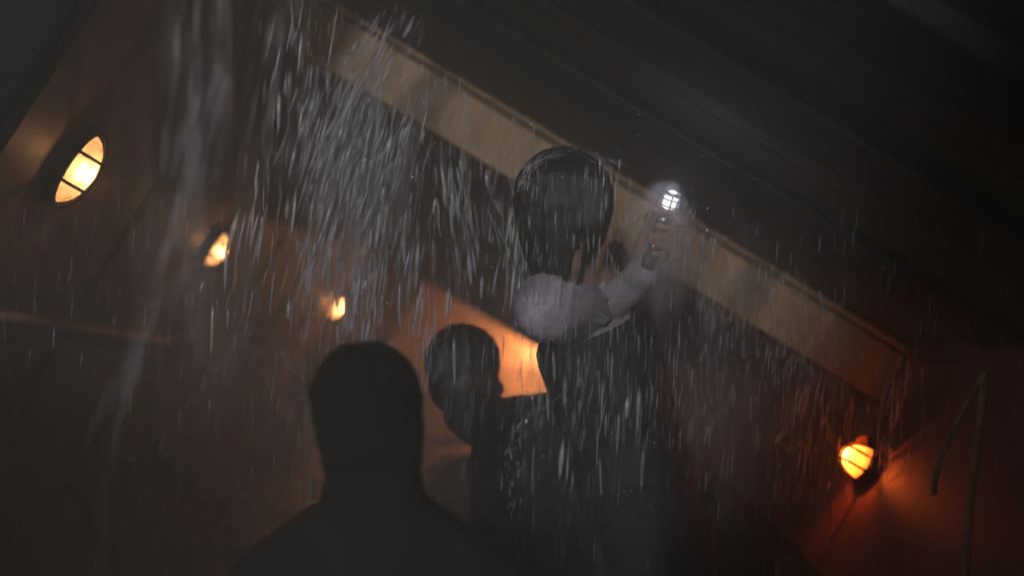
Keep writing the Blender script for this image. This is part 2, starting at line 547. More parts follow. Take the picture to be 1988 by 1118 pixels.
def wall_lamp(label, x, y, z, inward, a, b, c, glass, bulb, energy, color, hood=False, plate=None, group=None, bars=2, rot=0.0, lz=0.84):
    """oval bulkhead lamp: back plate, gasket ring, bulb, frosted glass, guard of bars. Local z points into the room, x along ship up"""
    n = Vector((inward, 0, 0)) if abs(inward) > 0.5 else Vector((0, -1, 0))
    up = Vector((0, 0, 1))
    side = n.cross(up)
    R = Matrix((up, side, n)).transposed() @ Matrix.Rotation(rot, 3, 'Z')
    mw = Matrix.Translation(SH(x, y, z)) @ S4 @ R.to_4x4()
    t = empty('wall_lamp', label, 'lamp', mw, group)
    bm = bmesh.new(); oval_plate(bm, a * 1.22, b * 1.26, 0.0, 0.014)
    obj_bm('back_plate', bm, plate or M_IRON, t)
    bm = bmesh.new(); oval_ring(bm, a * 1.06, b * 1.08, 0.02, 0.009)
    obj_bm('rim', bm, plate or M_IRON, t, smooth=True)
    bm = bmesh.new(); half_ellipsoid(bm, a, b, c, z0=0.0155)
    obj_bm('glass', bm, glass, t, smooth=True)
    bm = bmesh.new()
    bmesh.ops.create_icosphere(bm, subdivisions=2, radius=1.0)
    for v in bm.verts:
        v.co = Vector((v.co.x * a * 0.30, v.co.y * b * 0.34, 0.0155 + c * 0.42 + v.co.z * c * 0.26))
    obj_bm('bulb', bm, bulb, t, smooth=True)
    bm = bmesh.new()
    k = 1.10
    N = 16
    pts = [Vector((a * k * math.cos(math.pi * i / N), 0, 0.02 + (c * 1.12) * math.sin(math.pi * i / N) ** 0.8)) for i in range(N + 1)]
    tube(bm, pts, 0.0026 + 0.018 * a, 6)
    obj_bm('guard_bar', bm, M_IRON, t, smooth=True)
    for q in ([-0.38, 0.38] if bars == 2 else [0.0]):
        bm = bmesh.new()
        s = math.sqrt(1 - q * q)
        pts = [Vector((a * k * q, b * k * s * math.cos(math.pi * i / N), 0.02 + (c * 1.12) * s * math.sin(math.pi * i / N) ** 0.8)) for i in range(N + 1)]
        tube(bm, pts, 0.0026 + 0.018 * a, 6)
        obj_bm('guard_bar', bm, M_IRON, t, smooth=True)
    if hood:
        bm = bmesh.new()
        # curved visor above the glass
        rows = []
        for zz, rr in ((0.0145, 1.45), (c * 0.9, 1.5)):
            rows.append([(a * rr * math.cos(th), b * rr * math.sin(th), zz) for th in [math.radians(-55 + 110 * i / 12) for i in range(13)]])
        vv = [[bm.verts.new(p) for p in r] for r in rows]
        vo = [[bm.verts.new((p[0] * 1.05, p[1] * 1.05, p[2])) for p in r] for r in rows]
        for i in range(12):
            bm.faces.new((vv[0][i], vv[0][i + 1], vv[1][i + 1], vv[1][i]))
            bm.faces.new((vo[0][i], vo[0][i + 1], vo[1][i + 1], vo[1][i]))
            bm.faces.new((vv[1][i], vv[1][i + 1], vo[1][i + 1], vo[1][i]))
        obj_bm('hood', bm, M_BRASS, t)
    point_light(t, (0, 0, 0.0155 + c * lz), energy, color, 0.008)
    return t

G = 'oval lamps along the left corridor wall'
wall_lamp('large oval amber wall lamp with barred guard, nearest on the left', XL + 0.0145, 2.50, -0.025, 1, 0.085, 0.052, 0.045, M_GLASS_W, M_BULB_W, 0.8, (1.0, 0.62, 0.36), group=G)
wall_lamp('second oval amber lamp on the left wall, partly behind falling water', XL + 0.0145, 3.95, -0.03, 1, 0.062, 0.045, 0.045, M_GLASS_W, M_BULB_W, 0.6, (1.0, 0.62, 0.36), group=G, plate=M_WALL2)
wall_lamp('small farthest amber lamp on the left wall beside the orange doorway', XL + 0.0145, 7.70, 0.03, 1, 0.075, 0.05, 0.045, M_GLASS_W, M_BULB_W, 6.0, (1.0, 0.52, 0.26), group=G, plate=M_WALL2)
wall_lamp('bright orange caged lamp low on the right wall', XR - 0.0145, 2.76, 0.345, -1, 0.041, 0.040, 0.062, M_GLASS_O, M_BULB_O, 2.0, (1.0, 0.35, 0.15), hood=True)
wall_lamp('orange lamp in the lobby at the upper right end of the far doorway', 0.60, YE + 1.4995, 0.64, 0, 0.06, 0.06, 0.16, M_GLASS_O, M_BULB_F, 66.0, (1.0, 0.40, 0.15), bars=1, lz=1.5)

# brass knob on the right wall farther in
t = empty('brass_hook', 'small brass hook glinting left of the bright orange lamp', 'hook', ship_mw(XR - 0.0005, 3.5, 0.355))
bm = bmesh.new(); tube(bm, [(0, 0, 0), (-0.006, 0, 0)], [0.018, 0.016], 14)
obj_bm('rose', bm, M_BRASS, t)
bm = bmesh.new(); tube(bm, bez([(-0.006, 0, 0), (-0.035, 0, -0.004), (-0.05, 0, 0.01), (-0.05, 0, 0.03)], 6), 0.005, 8)
obj_bm('arm', bm, M_BRASS, t, smooth=True)
bm = bmesh.new(); bmesh.ops.create_icosphere(bm, subdivisions=2, radius=0.011, matrix=Matrix.Translation((-0.05, 0, 0.036)))
obj_bm('knob', bm, M_BRASS, t, smooth=True)

# hand rail on the left wall
t = empty('hand_rail', 'thin hand rail along the lower left wall catching reddish light', 'rail', ship_mw(XL + 0.015, 2.2, -0.385))
bm = bmesh.new(); tube(bm, [(0.055, 0, 0), (0.055, 1.72, 0)], 0.016, 12)
obj_bm('rail', bm, M_WALL2, t, smooth=True)
for yy in (0.15, 0.86, 1.57):
    bm = bmesh.new(); tube(bm, bez([(0.0, yy, -0.04), (0.03, yy, -0.04), (0.055, yy, -0.015)], 5), 0.008, 8)
    obj_bm('bracket', bm, M_IRON, t, smooth=True)

# ropes hanging near the right wall
def rope(name, label, pts, r=0.007):
    pts = bez(pts, 24)
    base = pts[-1]
    t = bpy.data.objects
    bm = bmesh.new()
    for ph in range(3):
        q = []
        acc = 0.0
        for i, p in enumerate(pts):
            if i: acc += (p - pts[i - 1]).length
            a = acc * 130 + ph * 2.0944
            q.append(p - base + Vector((math.cos(a), math.sin(a), 0)) * r * 0.55)
        tube(bm, q, r * 0.62, 6)
    o = obj_bm(name, bm, M_ROPE, None, Matrix.Translation(base), smooth=True)
    tag(o, label, 'rope', 'ropes hanging at the right')
rope('rope', 'long wet rope hanging straight down at the right edge', [P(1912, 722, 2.14), P(1906, 800, 2.12), P(1893, 900, 2.08), P(1880, 1010, 2.03), P(1872, 1150, 1.97), P(1868, 1330, 1.93)])
rope('rope', 'short slack rope end slanting left from the ceiling at right', [P(1914, 722, 2.19), P(1890, 762, 2.19), P(1862, 815, 2.19), P(1836, 862, 2.18), P(1818, 915, 2.17), P(1812, 960, 2.17)], 0.006)

# ------------------------------------------------------------------ people
def ico_pts(c, r, sub=2):
    bm = bmesh.new()
    bmesh.ops.create_icosphere(bm, subdivisions=sub, radius=r)
    res = [v.co + c for v in bm.verts]
    bm.free()
    return res

def add_capsule(bm, p0, r0, p1, r1, sub=2):
    if max(r0, r1) > 0.03:
        sub = 3
    b2 = bmesh.new()
    for q in ico_pts(Vector(p0), r0, sub) + ico_pts(Vector(p1), r1, sub):
        b2.verts.new(q)
    bmesh.ops.convex_hull(b2, input=b2.verts[:])
    for v in [v for v in b2.verts if not v.link_faces]:
        b2.verts.remove(v)
    me = bpy.data.meshes.new('tmp'); b2.to_mesh(me); b2.free()
    bm.from_mesh(me); bpy.data.meshes.remove(me)

def add_ell(bm, c, axes, sub=3):
    """axes: three orthogonal vectors scaled by the radii"""
    r = bmesh.ops.create_icosphere(bm, subdivisions=sub, radius=1.0)
    for v in r['verts']:
        v.co = Vector(c) + axes[0] * v.co.x + axes[1] * v.co.y + axes[2] * v.co.z

def fuse(name, fill, mat, parent, base, voxel=0.006, smooth=4, lump=0.0, lump_scale=0.03):
    """union of shapes -> one continuous skin by voxel remesh"""
    bm = bmesh.new()
    fill(bm)
    for v in bm.verts:
        v.co -= base
    me = bpy.data.meshes.new(name)
    bm.to_mesh(me); bm.free()
    o = bpy.data.objects.new(name, me)
    COL.objects.link(o)
    md = o.modifiers.new('r', 'REMESH'); md.mode = 'VOXEL'; md.voxel_size = voxel
    if smooth:
        ms = o.modifiers.new('s', 'SMOOTH'); ms.factor = 0.5; ms.iterations = smooth
    if lump:
        tx = bpy.data.textures.new(name + '_lump', 'CLOUDS'); tx.noise_scale = lump_scale; tx.noise_depth = 2
        dm = o.modifiers.new('d', 'DISPLACE'); dm.texture = tx; dm.strength = lump; dm.mid_level = 0.5
    dg = bpy.context.evaluated_depsgraph_get()
    me2 = bpy.data.meshes.new_from_object(o.evaluated_get(dg))
    me2.name = name
    o.modifiers.clear()
    o.data = me2
    bpy.data.meshes.remove(me)
    me2.materials.clear(); me2.materials.append(mat)
    for p in me2.polygons:
        p.use_smooth = True
    o.parent = parent
    return o

class Head:
    def __init__(s, c, f, u, k=1.0):
        s.c = Vector(c); s.f = Vector(f).normalized()
        u = Vector(u); s.u = (u - s.f * u.dot(s.f)).normalized(); s.r = s.f.cross(s.u); s.k = k
    def p(s, f, r, u):
        return s.c + (s.f * f + s.r * r + s.u * u) * s.k
    def ax(s, a, b, c):
        return (s.f * a * s.k, s.r * b * s.k, s.u * c * s.k)
    def fill(s, bm):
        k = s.k
        add_ell(bm, s.p(-0.008, 0, 0.03), s.ax(0.097, 0.075, 0.088))
        add_ell(bm, s.p(0.034, 0, -0.035), s.ax(0.058, 0.058, 0.08))
        add_ell(bm, s.p(0.045, 0, -0.083), s.ax(0.045, 0.044, 0.03))
        add_capsule(bm, s.p(0.078, 0, -0.1), 0.017 * k, s.p(0.066, 0, -0.1), 0.02 * k)
        add_capsule(bm, s.p(0.088, 0, 0.012), 0.009 * k, s.p(0.112, 0, -0.026), 0.013 * k)
        for q in (-1, 1):
            add_capsule(bm, s.p(0.09, q * 0.012, -0.03), 0.009 * k, s.p(0.1, q * 0.008, -0.03), 0.009 * k)
            add_capsule(bm, s.p(0.083, q * 0.012, 0.027), 0.010 * k, s.p(0.066, q * 0.047, 0.024), 0.010 * k)
            add_ell(bm, s.p(0.055, q * 0.038, -0.022), s.ax(0.034, 0.027, 0.026))
            add_ell(bm, s.p(-0.012, q * 0.077, -0.008), s.ax(0.019, 0.008, 0.031))
        add_ell(bm, s.p(0.088, 0, -0.058), s.ax(0.013, 0.025, 0.007))
        add_ell(bm, s.p(0.087, 0, -0.070), s.ax(0.013, 0.022, 0.008))
    def eyes(s, parent, base):
        for q in (-1, 1):
            bm = bmesh.new()
            bmesh.ops.create_icosphere(bm, subdivisions=2, radius=0.0125 * s.k, matrix=Matrix.Translation(s.p(0.077, q * 0.031, 0.004) - base))
            obj_bm('eye', bm, M_EYE, parent, smooth=True)

def hair_fill(h, bm, clumps, length, seed, back=1.0, tuft=None):
    """hair cap with clumps hanging from the crown round the sides and back"""
    r = random.Random(seed)
    add_ell(bm, h.p(-0.016, 0, 0.042), h.ax(0.098, 0.078, 0.085))
    add_ell(bm, h.p(-0.045, 0, -0.005), h.ax(0.068, 0.077, 0.085))
    for q in (-1, 1):
        add_ell(bm, h.p(-0.014, q * 0.072, -0.006), h.ax(0.036, 0.019, 0.048))
    for i in range(clumps):
        a = r.uniform(-2.45, 2.45)          # 0 = back of the head, growing round to the temples
        L = length * r.uniform(0.6, 1.15) * (1.0 if abs(a) < 1.7 else 0.7)
        rr = 0.0035 + 0.0095 * r.random() ** 1.6
        wav = r.uniform(0, 6.28); wamp = r.uniform(0.0, 0.010); lift = r.uniform(-0.02, 0.06)
        pts = []
        for j in range(7):
            t = j / 6
            el = 1.25 - 1.35 * min(t * 1.4, 1)
            drop = max(0, t - 0.6) / 0.4 * L
            rad = 1.0 + lift + r.uniform(-0.015, 0.02)
            a = a + wamp * 6 * math.sin(wav + 2.6 * t)
            rad *= 1 - 0.30 * (max(0, t - 0.6) / 0.4) ** 1.5 * (L / 0.1)
            pts.append(h.p(-0.016 - 0.104 * rad * math.cos(el) * math.cos(a), 0.083 * rad * math.cos(el) * math.sin(a), 0.042 + 0.090 * rad * math.sin(el) - drop * 0.9) + Vector((0, 0, -drop * 0.15)))
        for p0, p1, k in zip(pts, pts[1:], range(6)):
            add_capsule(bm, p0, rr * (1 - 0.10 * k) * h.k, p1, rr * (1 - 0.10 * (k + 1)) * h.k, 1)
    for i in range(34):                      # stray wet locks breaking the outline
        a = r.uniform(-2.4, 2.4); e0 = r.uniform(0.1, 1.35); q0 = h.p(-0.016 - 0.098 * math.cos(e0) * math.cos(a), 0.080 * math.cos(e0) * math.sin(a), 0.042 + 0.086 * math.sin(e0))
        out_ = (q0 - h.p(-0.016, 0, 0.03)).normalized()
        q1 = q0 + out_ * r.uniform(0.004, 0.010) * h.k + Vector((r.uniform(-0.012, 0.012), 0, -0.012))
        q2 = q1 + out_ * r.uniform(-0.008, 0.000) + Vector((r.uniform(-0.010, 0.010), 0, -r.uniform(0.015, 0.035)))
        add_capsule(bm, q0, 0.0055, q1, 0.0042, 1); add_capsule(bm, q1, 0.0042, q2, 0.0026, 1)
    if tuft:
        for p0, r0, p1, r1 in tuft:
            add_capsule(bm, h.p(*p0), r0, h.p(*p1), r1, 2)

def limb(bm, pts, rad):
    for (a, ra), (b, rb) in zip(list(zip(pts, rad)), list(zip(pts, rad))[1:]):
        add_capsule(bm, a, ra, b, rb)

FIST = {}
def fist_fill(bm, wrist, ax, palm_dir, grip, k=1.0, grip_r=0.017):
    """closed hand: ax = direction of the held bar, palm_dir = from the wrist to the knuckles.
    grip = centre of the bar; fingers wrap round the bar"""
    ax = ax.normalized()
    pd = (palm_dir - ax * palm_dir.dot(ax)).normalized()
    n = ax.cross(pd)
    # palm slab beside the bar
    for q in (-0.03, -0.01, 0.01, 0.03):
        add_capsule(bm, wrist + ax * q * 0.55 * k, 0.021 * k, grip + ax * q * k - pd * 0.012 * k + n * (grip_r + 0.012) * k, 0.0135 * k)
    R = grip_r + 0.009
    for i, q in enumerate((0.034, 0.0115, -0.011, -0.0325)):
        fr = (0.0088, 0.0095, 0.009, 0.0078)[i] * k
        ln = (0.92, 1.0, 0.96, 0.82)[i]
        pts = []
        for j in range(7):
            th = math.radians(80 - j * 42 * ln)
            # from the knuckle on the palm side, over the front of the bar, back to the palm
            bulge = 1.18 if j in (1, 3) else 1.0
            pts.append(grip + ax * (q + 0.001 * j * (1 if q < 0 else -1)) * k + (n * math.sin(th) + pd * math.cos(th)) * R * bulge * k)
        limb(bm, pts, [fr * 1.08, fr * 1.12, fr, fr * 1.02, fr * 0.95, fr * 0.9, fr * 0.82])
    # thumb leaves the side of the palm near its base and closes across the fingers
    th = [wrist + ax * 0.022 * k + n * 0.012 * k, grip + ax * 0.052 * k - pd * 0.022 * k + n * 0.012 * k,
          grip + ax * 0.056 * k + pd * 0.004 * k - n * 0.012 * k, grip + ax * 0.045 * k + pd * 0.020 * k - n * 0.030 * k]
    limb(bm, th, [0.0145 * k, 0.0125 * k, 0.0105 * k, 0.0085 * k])

def person(label, base):
    return empty('person', label, 'person', Matrix.Translation(base))

# --- person with the torch (middle): profile to the right, wet black hair, pale shirt sleeve
def torch_person():
    h = Head(P(1104, 430, 2.33), (0.66, 0.74, -0.12), (-0.06, 0, 1), 1.04)
    base = Vector((P(1270, 0, 2.42).x, 2.42, -1.50))
    t = person('person with wet black hair and pale grey shirt sleeve raising a small lit lamp', base)
    neck0 = h.p(-0.03, 0, -0.08); neck1 = P(1135, 575, 2.40)
    shR = P(1062, 598, 2.27); elR = P(1176, 598, 2.36); wrR = P(1256, 522, 2.27)
    shL = P(1230, 590, 2.62); elL = P(1238, 770, 2.66); wrL = P(1262, 900, 2.66)
    chest = P(1165, 690, 2.44); belly = P(1210, 850, 2.44); pel = P(1245, 985, 2.44)
    kneeA = P(1275, 1330, 2.36); ankA = Vector((kneeA.x + 0.03, kneeA.y + 0.02, -1.44))
    kneeB = P(1300, 1320, 2.56); ankB = Vector((kneeB.x + 0.06, kneeB.y + 0.04, -1.46))
    TA = P(1277, 462, 2.235)                     # centre of the grip on the torch
    tax = Vector((0.28, -0.28, 0.92)).normalized()
    def body(bm):
        h.fill(bm)
        add_capsule(bm, neck0, 0.056, neck1, 0.062)
        add_capsule(bm, neck1, 0.07, shR, 0.052); add_capsule(bm, neck1, 0.07, shL, 0.052)
        add_capsule(bm, neck1, 0.08, chest, 0.115); add_capsule(bm, chest, 0.118, belly, 0.105); add_capsule(bm, belly, 0.105, pel, 0.118)
        limb(bm, [shR, elR], [0.05, 0.037]); limb(bm, [elR, wrR], [0.037, 0.026])
        limb(bm, [shL, elL], [0.05, 0.037]); limb(bm, [elL, wrL], [0.037, 0.026])
        for k_, a_ in ((kneeA, ankA), (kneeB, ankB)):
            s = -0.07 if k_ is kneeA else 0.07
            limb(bm, [pel + Vector((0, s, -0.04)), k_, a_], [0.082, 0.055, 0.036])
            add_capsule(bm, a_ + Vector((-0.04, 0, -0.03)), 0.034, a_ + Vector((0.15, 0.04, -0.04)), 0.026)
        fist_fill(bm, wrR, tax, Vector((0.5, 0.1, 0.35)), TA)
        fist_fill(bm, wrL, Vector((0.3, 1, 0)), Vector((0, 0.1, -1)), wrL + Vector((0.0, 0.0, -0.075)), grip_r=0.012)
    fuse('body', body, M_SKIN, t, base, 0.0042, 3)
    h.eyes(t, base)
    fuse('hair', lambda bm: hair_fill(h, bm, 170, 0.150, 5), M_HAIR, t, base, 0.0034, 3)
    # shirt: pale sleeves with gathered folds on the shoulder, open collar
    def shirt(bm):
        add_capsule(bm, neck1 + Vector((-0.0, 0, -0.035)), 0.075, shR + Vector((0, 0.0, -0.004)), 0.066)
        add_capsule(bm, shR, 0.069, shR.lerp(elR, 0.55), 0.054); add_capsule(bm, shR.lerp(elR, 0.55), 0.054, elR + Vector((0, 0, -0.004)), 0.040)
        e2 = elR.lerp(wrR, 0.80)
        add_capsule(bm, elR, 0.040, e2, 0.031)
        add_capsule(bm, e2, 0.0335, elR.lerp(wrR, 0.92), 0.035)      # cuff
        add_capsule(bm, neck1, 0.075, shL, 0.06); add_capsule(bm, shL, 0.06, elL, 0.047); add_capsule(bm, elL, 0.046, elL.lerp(wrL, 0.88), 0.036)
        add_capsule(bm, neck1 + Vector((0, 0, -0.02)), 0.09, chest, 0.121)
        # gathers running over the shoulder
        d = (elR - shR).normalized(); upv = Vector((0, -0.25, 1)).normalized(); fr = d.cross(upv).normalized(); upv = fr.cross(d)
        for i in range(10):
            s = -0.046 + 0.0082 * i + RNG.uniform(-0.0018, 0.0018)
            rho = math.sqrt(max(1e-4, 0.069 ** 2 - s * s)) if s < 0 else 0.069 - 0.16 * s
            a0, a1, gw, gs = RNG.uniform(-30, 5), RNG.uniform(55, 88), RNG.uniform(0.0006, 0.0018), RNG.uniform(-0.012, 0.004)
            pts = []
            for j in range(10):
                th = math.radians(a0 + (a1 - a0) * j / 9)
                pts.append(shR + Vector((s + gs * (j / 9) ** 2, 0, 0)) + Vector((0, -math.sin(th), math.cos(th))) * (rho + 0.0022))
            limb(bm, pts, [0.0016 + gw * math.sin(math.pi * j / 9) for j in range(10)])
        # long drag folds to the elbow
        for (a, b, c, r_) in [((1098, 566), (1130, 590), (1178, 618), 0.007), ((1092, 606), (1128, 616), (1172, 626), 0.006), ((1110, 552), (1140, 568), (1176, 580), 0.005)]:
            pts = bez([P(*a, 2.235), P(*b, 2.262), P(*c, 2.296)], 6)
            limb(bm, pts, [r_] * len(pts))
        # loose folds of the forearm, uneven and slanting
        for i in range(7):
            c0 = elR.lerp(wrR, 0.05 + 0.13 * i + RNG.uniform(-0.04, 0.04)); dd = (wrR - elR).normalized(); s_ = dd.cross(Vector((0, -1, 0))).normalized()
            a0 = RNG.uniform(-80, -20); sl_ = RNG.uniform(-0.03, 0.03)
            pts = [c0 + (Vector((0, -1, 0)) * math.cos(th) + s_ * math.sin(th)) * (0.039 - 0.0012 * i) + dd * sl_ * math.sin(th) for th in [math.radians(a0 + 16 * j) for j in range(6)]]
            limb(bm, pts, [0.0015, 0.003, 0.004, 0.004, 0.003, 0.0015])
    fuse('shirt', shirt, M_SHIRT, t, base, 0.0026, 1, 0.003, 0.06)
    def vest(bm):
        add_capsule(bm, P(1165, 640, 2.46), 0.118, chest, 0.136); add_capsule(bm, chest, 0.134, belly, 0.122); add_capsule(bm, belly, 0.122, pel, 0.130)
        add_capsule(bm, P(1130, 640, 2.40), 0.075, P(1160, 720, 2.42), 0.11)
        add_capsule(bm, pel, 0.130, P(1262, 1190, 2.45), 0.155)
    fuse('waistcoat', vest, M_VEST, t, base, 0.007, 3, 0.012, 0.06)
    def trousers(bm):
        for k_, a_ in ((kneeA, ankA), (kneeB, ankB)):
            s = -0.07 if k_ is kneeA else 0.07
            limb(bm, [pel + Vector((0, s, -0.05)), k_, a_ + Vector((0, 0, 0.03))], [0.098, 0.072, 0.058])
        add_capsule(bm, pel + Vector((0, -0.04, 0)), 0.115, pel + Vector((0, 0.04, 0)), 0.115)
    fuse('trousers', trousers, M_VEST, t, base, 0.010, 3)
    # wire-guarded hand lamp in the fist
    tb = empty('hand_lamp', 'small lit hand lamp with wire guard gripped in the raised fist', 'lamp', Matrix.Translation(TA) @ tax.to_track_quat('Z', 'Y').to_matrix().to_4x4())
    bm = bmesh.new()
    tube(bm, [(0, 0, -0.065), (0, 0, -0.063), (0, 0, -0.05), (0, 0, 0.030), (0, 0, 0.036), (0, 0, 0.0475)], [0.012, 0.0165, 0.0165, 0.0165, 0.020, 0.020], 18)
    obj_bm('handle', bm, M_STEEL, tb, smooth=True)
    bm = bmesh.new()
    tube(bm, [(0, 0, 0.048), (0, 0, 0.052), (0, 0, 0.084), (0, 0, 0.088)], [0.010, 0.0135, 0.0135, 0.010], 16)
    obj_bm('glass', bm, mat_emit('hand_lamp_light', (0.94, 0.92, 1.0), 2.2), tb, smooth=True)
    for k in range(4):
        a = math.pi / 4 + k * math.pi / 2
        bm = bmesh.new()
        tube(bm, [(math.cos(a) * q, math.sin(a) * q, z) for q, z in ((0.018, 0.036), (0.019, 0.05), (0.019, 0.078), (0.014, 0.092), (0.004, 0.096))], 0.0016, 6)
        obj_bm('guard_wire', bm, M_STEEL, tb, smooth=True)
    for z in (0.056, 0.068, 0.081):
        bm = bmesh.new(); oval_ring(bm, 0.019, 0.019, z, 0.0014, 20, 6)
        obj_bm('guard_ring', bm, M_STEEL, tb, smooth=True)
    bm = bmesh.new(); tube(bm, [(0, 0, 0.0885), (0, 0, 0.094), (0, 0, 0.098)], [0.016, 0.016, 0.006], 16)
    obj_bm('cap', bm, M_STEEL, tb, smooth=True)
    point_light(tb, (0.0, 0.0, 0.112), 0.30, (0.90, 0.85, 1.0), 0.01)
    return t
torch_person()

# --- silhouetted head in the foreground, seen from behind
def front_person():
    h = Head(P(722, 828, 1.70), (0.12, 0.98, -0.05), (-0.13, 0, 0.99), 0.90)
    base = Vector((h.c.x + 0.05, 1.72, -1.55))
    t = person('dark silhouetted person seen from behind, nearest at the bottom', base)
    n1 = P(732, 1055, 1.70)
    sl, sr = P(530, 1140, 1.70), P(935, 1150, 1.72)
    el_, er_ = P(470, 1380, 1.72), P(990, 1390, 1.74)
    wl_, wr_ = el_ + Vector((0.05, 0.18, -0.12)), er_ + Vector((-0.05, 0.18, -0.12))
    pel = Vector((base.x, 1.72, -0.78))
    def body(bm):
        h.fill(bm)
        add_capsule(bm, h.p(-0.02, 0, -0.06), 0.058, n1, 0.066)
        add_capsule(bm, n1, 0.08, sl, 0.055); add_capsule(bm, n1, 0.08, sr, 0.055)
        add_capsule(bm, n1 + Vector((0, 0, -0.1)), 0.14, pel, 0.13)
        for s_, e_, w_ in ((sl, el_, wl_), (sr, er_, wr_)):
            limb(bm, [s_, e_, w_], [0.055, 0.04, 0.028])
            for q in range(5):
                limb(bm, [w_, w_ + Vector(((q - 2) * 0.014, 0.05, -0.01)), w_ + Vector(((q - 2) * 0.018, 0.09 if q else 0.06, -0.035))], [0.018, 0.011, 0.008])
        for q in (-1, 1):
            kn = pel + Vector((q * 0.1, 0.03, -0.38)); an = pel + Vector((q * 0.11, 0, -0.72))
            limb(bm, [pel + Vector((q * 0.08, 0, -0.05)), kn, an], [0.085, 0.056, 0.038])
            add_capsule(bm, an + Vector((0, -0.03, -0.02)), 0.034, an + Vector((0, 0.15, -0.03)), 0.026)
    fuse('body', body, M_SKIN, t, base, 0.006, 3)
    h.eyes(t, base)
    fuse('hair', lambda bm: (hair_fill(h, bm, 110, 0.085, 9), add_ell(bm, h.p(-0.02, 0, -0.045), h.ax(0.075, 0.086, 0.075))), M_HAIR2, t, base, 0.004, 2)
    def coat(bm):
        add_capsule(bm, P(727, 955, 1.675), 0.076, P(726, 995, 1.68), 0.080); add_capsule(bm, P(726, 995, 1.68), 0.080, n1 + Vector((0, 0, -0.02)), 0.085)      # collar
        add_capsule(bm, n1 + Vector((0, -0.005, 0.015)), 0.096, sl, 0.068); add_capsule(bm, n1 + Vector((0, -0.005, 0.015)), 0.096, sr, 0.068)
        add_capsule(bm, n1 + Vector((0, 0, -0.1)), 0.155, pel, 0.15)
        for s_, e_, w_ in ((sl, el_, wl_), (sr, er_, wr_)):
            limb(bm, [s_, e_, e_.lerp(w_, 0.9)], [0.067, 0.054, 0.042])
        for q in (-1, 1):
            kn = pel + Vector((q * 0.1, 0.03, -0.38)); an = pel + Vector((q * 0.11, 0, -0.68))
            limb(bm, [pel + Vector((q * 0.08, 0, -0.05)), kn, an], [0.1, 0.075, 0.06])
    fuse('coat', coat, M_COAT, t, base, 0.009, 3, 0.01, 0.06)
front_person()

# --- dark head in front of the doorway
def middle_person():
    d = 3.02
    h = Head(P(908, 738, d), (0.55, 0.82, -0.10), (-0.16, 0.0, 0.99), 1.06)
    base = Vector((P(1060, 0, d).x, d, -1.62))
    t = person('dark figure with its head against the orange doorway', base)
    n1 = P(985, 835, d)
    sl, sr = P(962, 862, d - 0.12), P(1140, 800, d + 0.14)
    pel = Vector((P(1085, 0, d).x, d, -0.88))
    el_, er_ = sl + Vector((-0.01, -0.03, -0.28)), sr + Vector((0.03, 0.05, -0.28))
    wl_, wr_ = el_ + Vector((0.16, 0.12, -0.06)), er_ + Vector((0.12, 0.14, -0.05))
    def body(bm):
        h.fill(bm)
        add_capsule(bm, h.p(-0.01, 0, -0.06), 0.056, n1, 0.064)
        add_capsule(bm, n1, 0.08, sl, 0.05); add_capsule(bm, n1, 0.08, sr, 0.05)
        add_capsule(bm, n1 + Vector((0.04, 0, -0.12)), 0.13, pel, 0.13)
        for s_, e_, w_ in ((sl, el_, wl_), (sr, er_, wr_)):
            limb(bm, [s_, e_, w_], [0.052, 0.04, 0.028])
            for q in range(5):
                limb(bm, [w_, w_ + Vector((0.05, (q - 2) * 0.014, -0.01)), w_ + Vector((0.09 if q else 0.06, (q - 2) * 0.018, -0.035))], [0.018, 0.011, 0.008])
        for q in (-1, 1):
            kn = pel + Vector((q * 0.1, 0.03, -0.36)); an = pel + Vector((q * 0.11, 0, -0.68))
            limb(bm, [pel + Vector((q * 0.08, 0, -0.05)), kn, an], [0.085, 0.056, 0.038])
            add_capsule(bm, an + Vector((-0.02, -0.02, -0.02)), 0.034, an + Vector((0.12, 0.1, -0.03)), 0.026)
    fuse('body', body, M_SKIN, t, base, 0.007, 3)
    h.eyes(t, base)
    tuft = [((-0.07, -0.0, 0.03), 0.055, (-0.115, -0.01, 0.012), 0.022), ((-0.115, -0.01, 0.012), 0.022, (-0.13, -0.01, -0.01), 0.010)]
    fuse('hair', lambda bm: hair_fill(h, bm, 90, 0.045, 21, tuft=tuft), M_HAIR, t, base, 0.0045, 2)
    def coat(bm):
        add_capsule(bm, h.p(-0.01, 0, -0.085), 0.064, n1 + Vector((0.0, 0, 0.0)), 0.085)
        add_capsule(bm, n1, 0.09, sl, 0.062); add_capsule(bm, n1, 0.09, sr, 0.066)
        add_capsule(bm, n1 + Vector((0.04, 0, -0.12)), 0.15, pel, 0.148)
        for s_, e_, w_ in ((sl, el_, wl_), (sr, er_, wr_)):
            limb(bm, [s_, e_, e_.lerp(w_, 0.9)], [0.064, 0.052, 0.042])
        for q in (-1, 1):
            kn = pel + Vector((q * 0.1, 0.03, -0.36)); an = pel + Vector((q * 0.11, 0, -0.64))
            limb(bm, [pel + Vector((q * 0.08, 0, -0.05)), kn, an], [0.1, 0.075, 0.06])
    fuse('coat', coat, M_COAT, t, base, 0.009, 3, 0.01, 0.06)
middle_person()

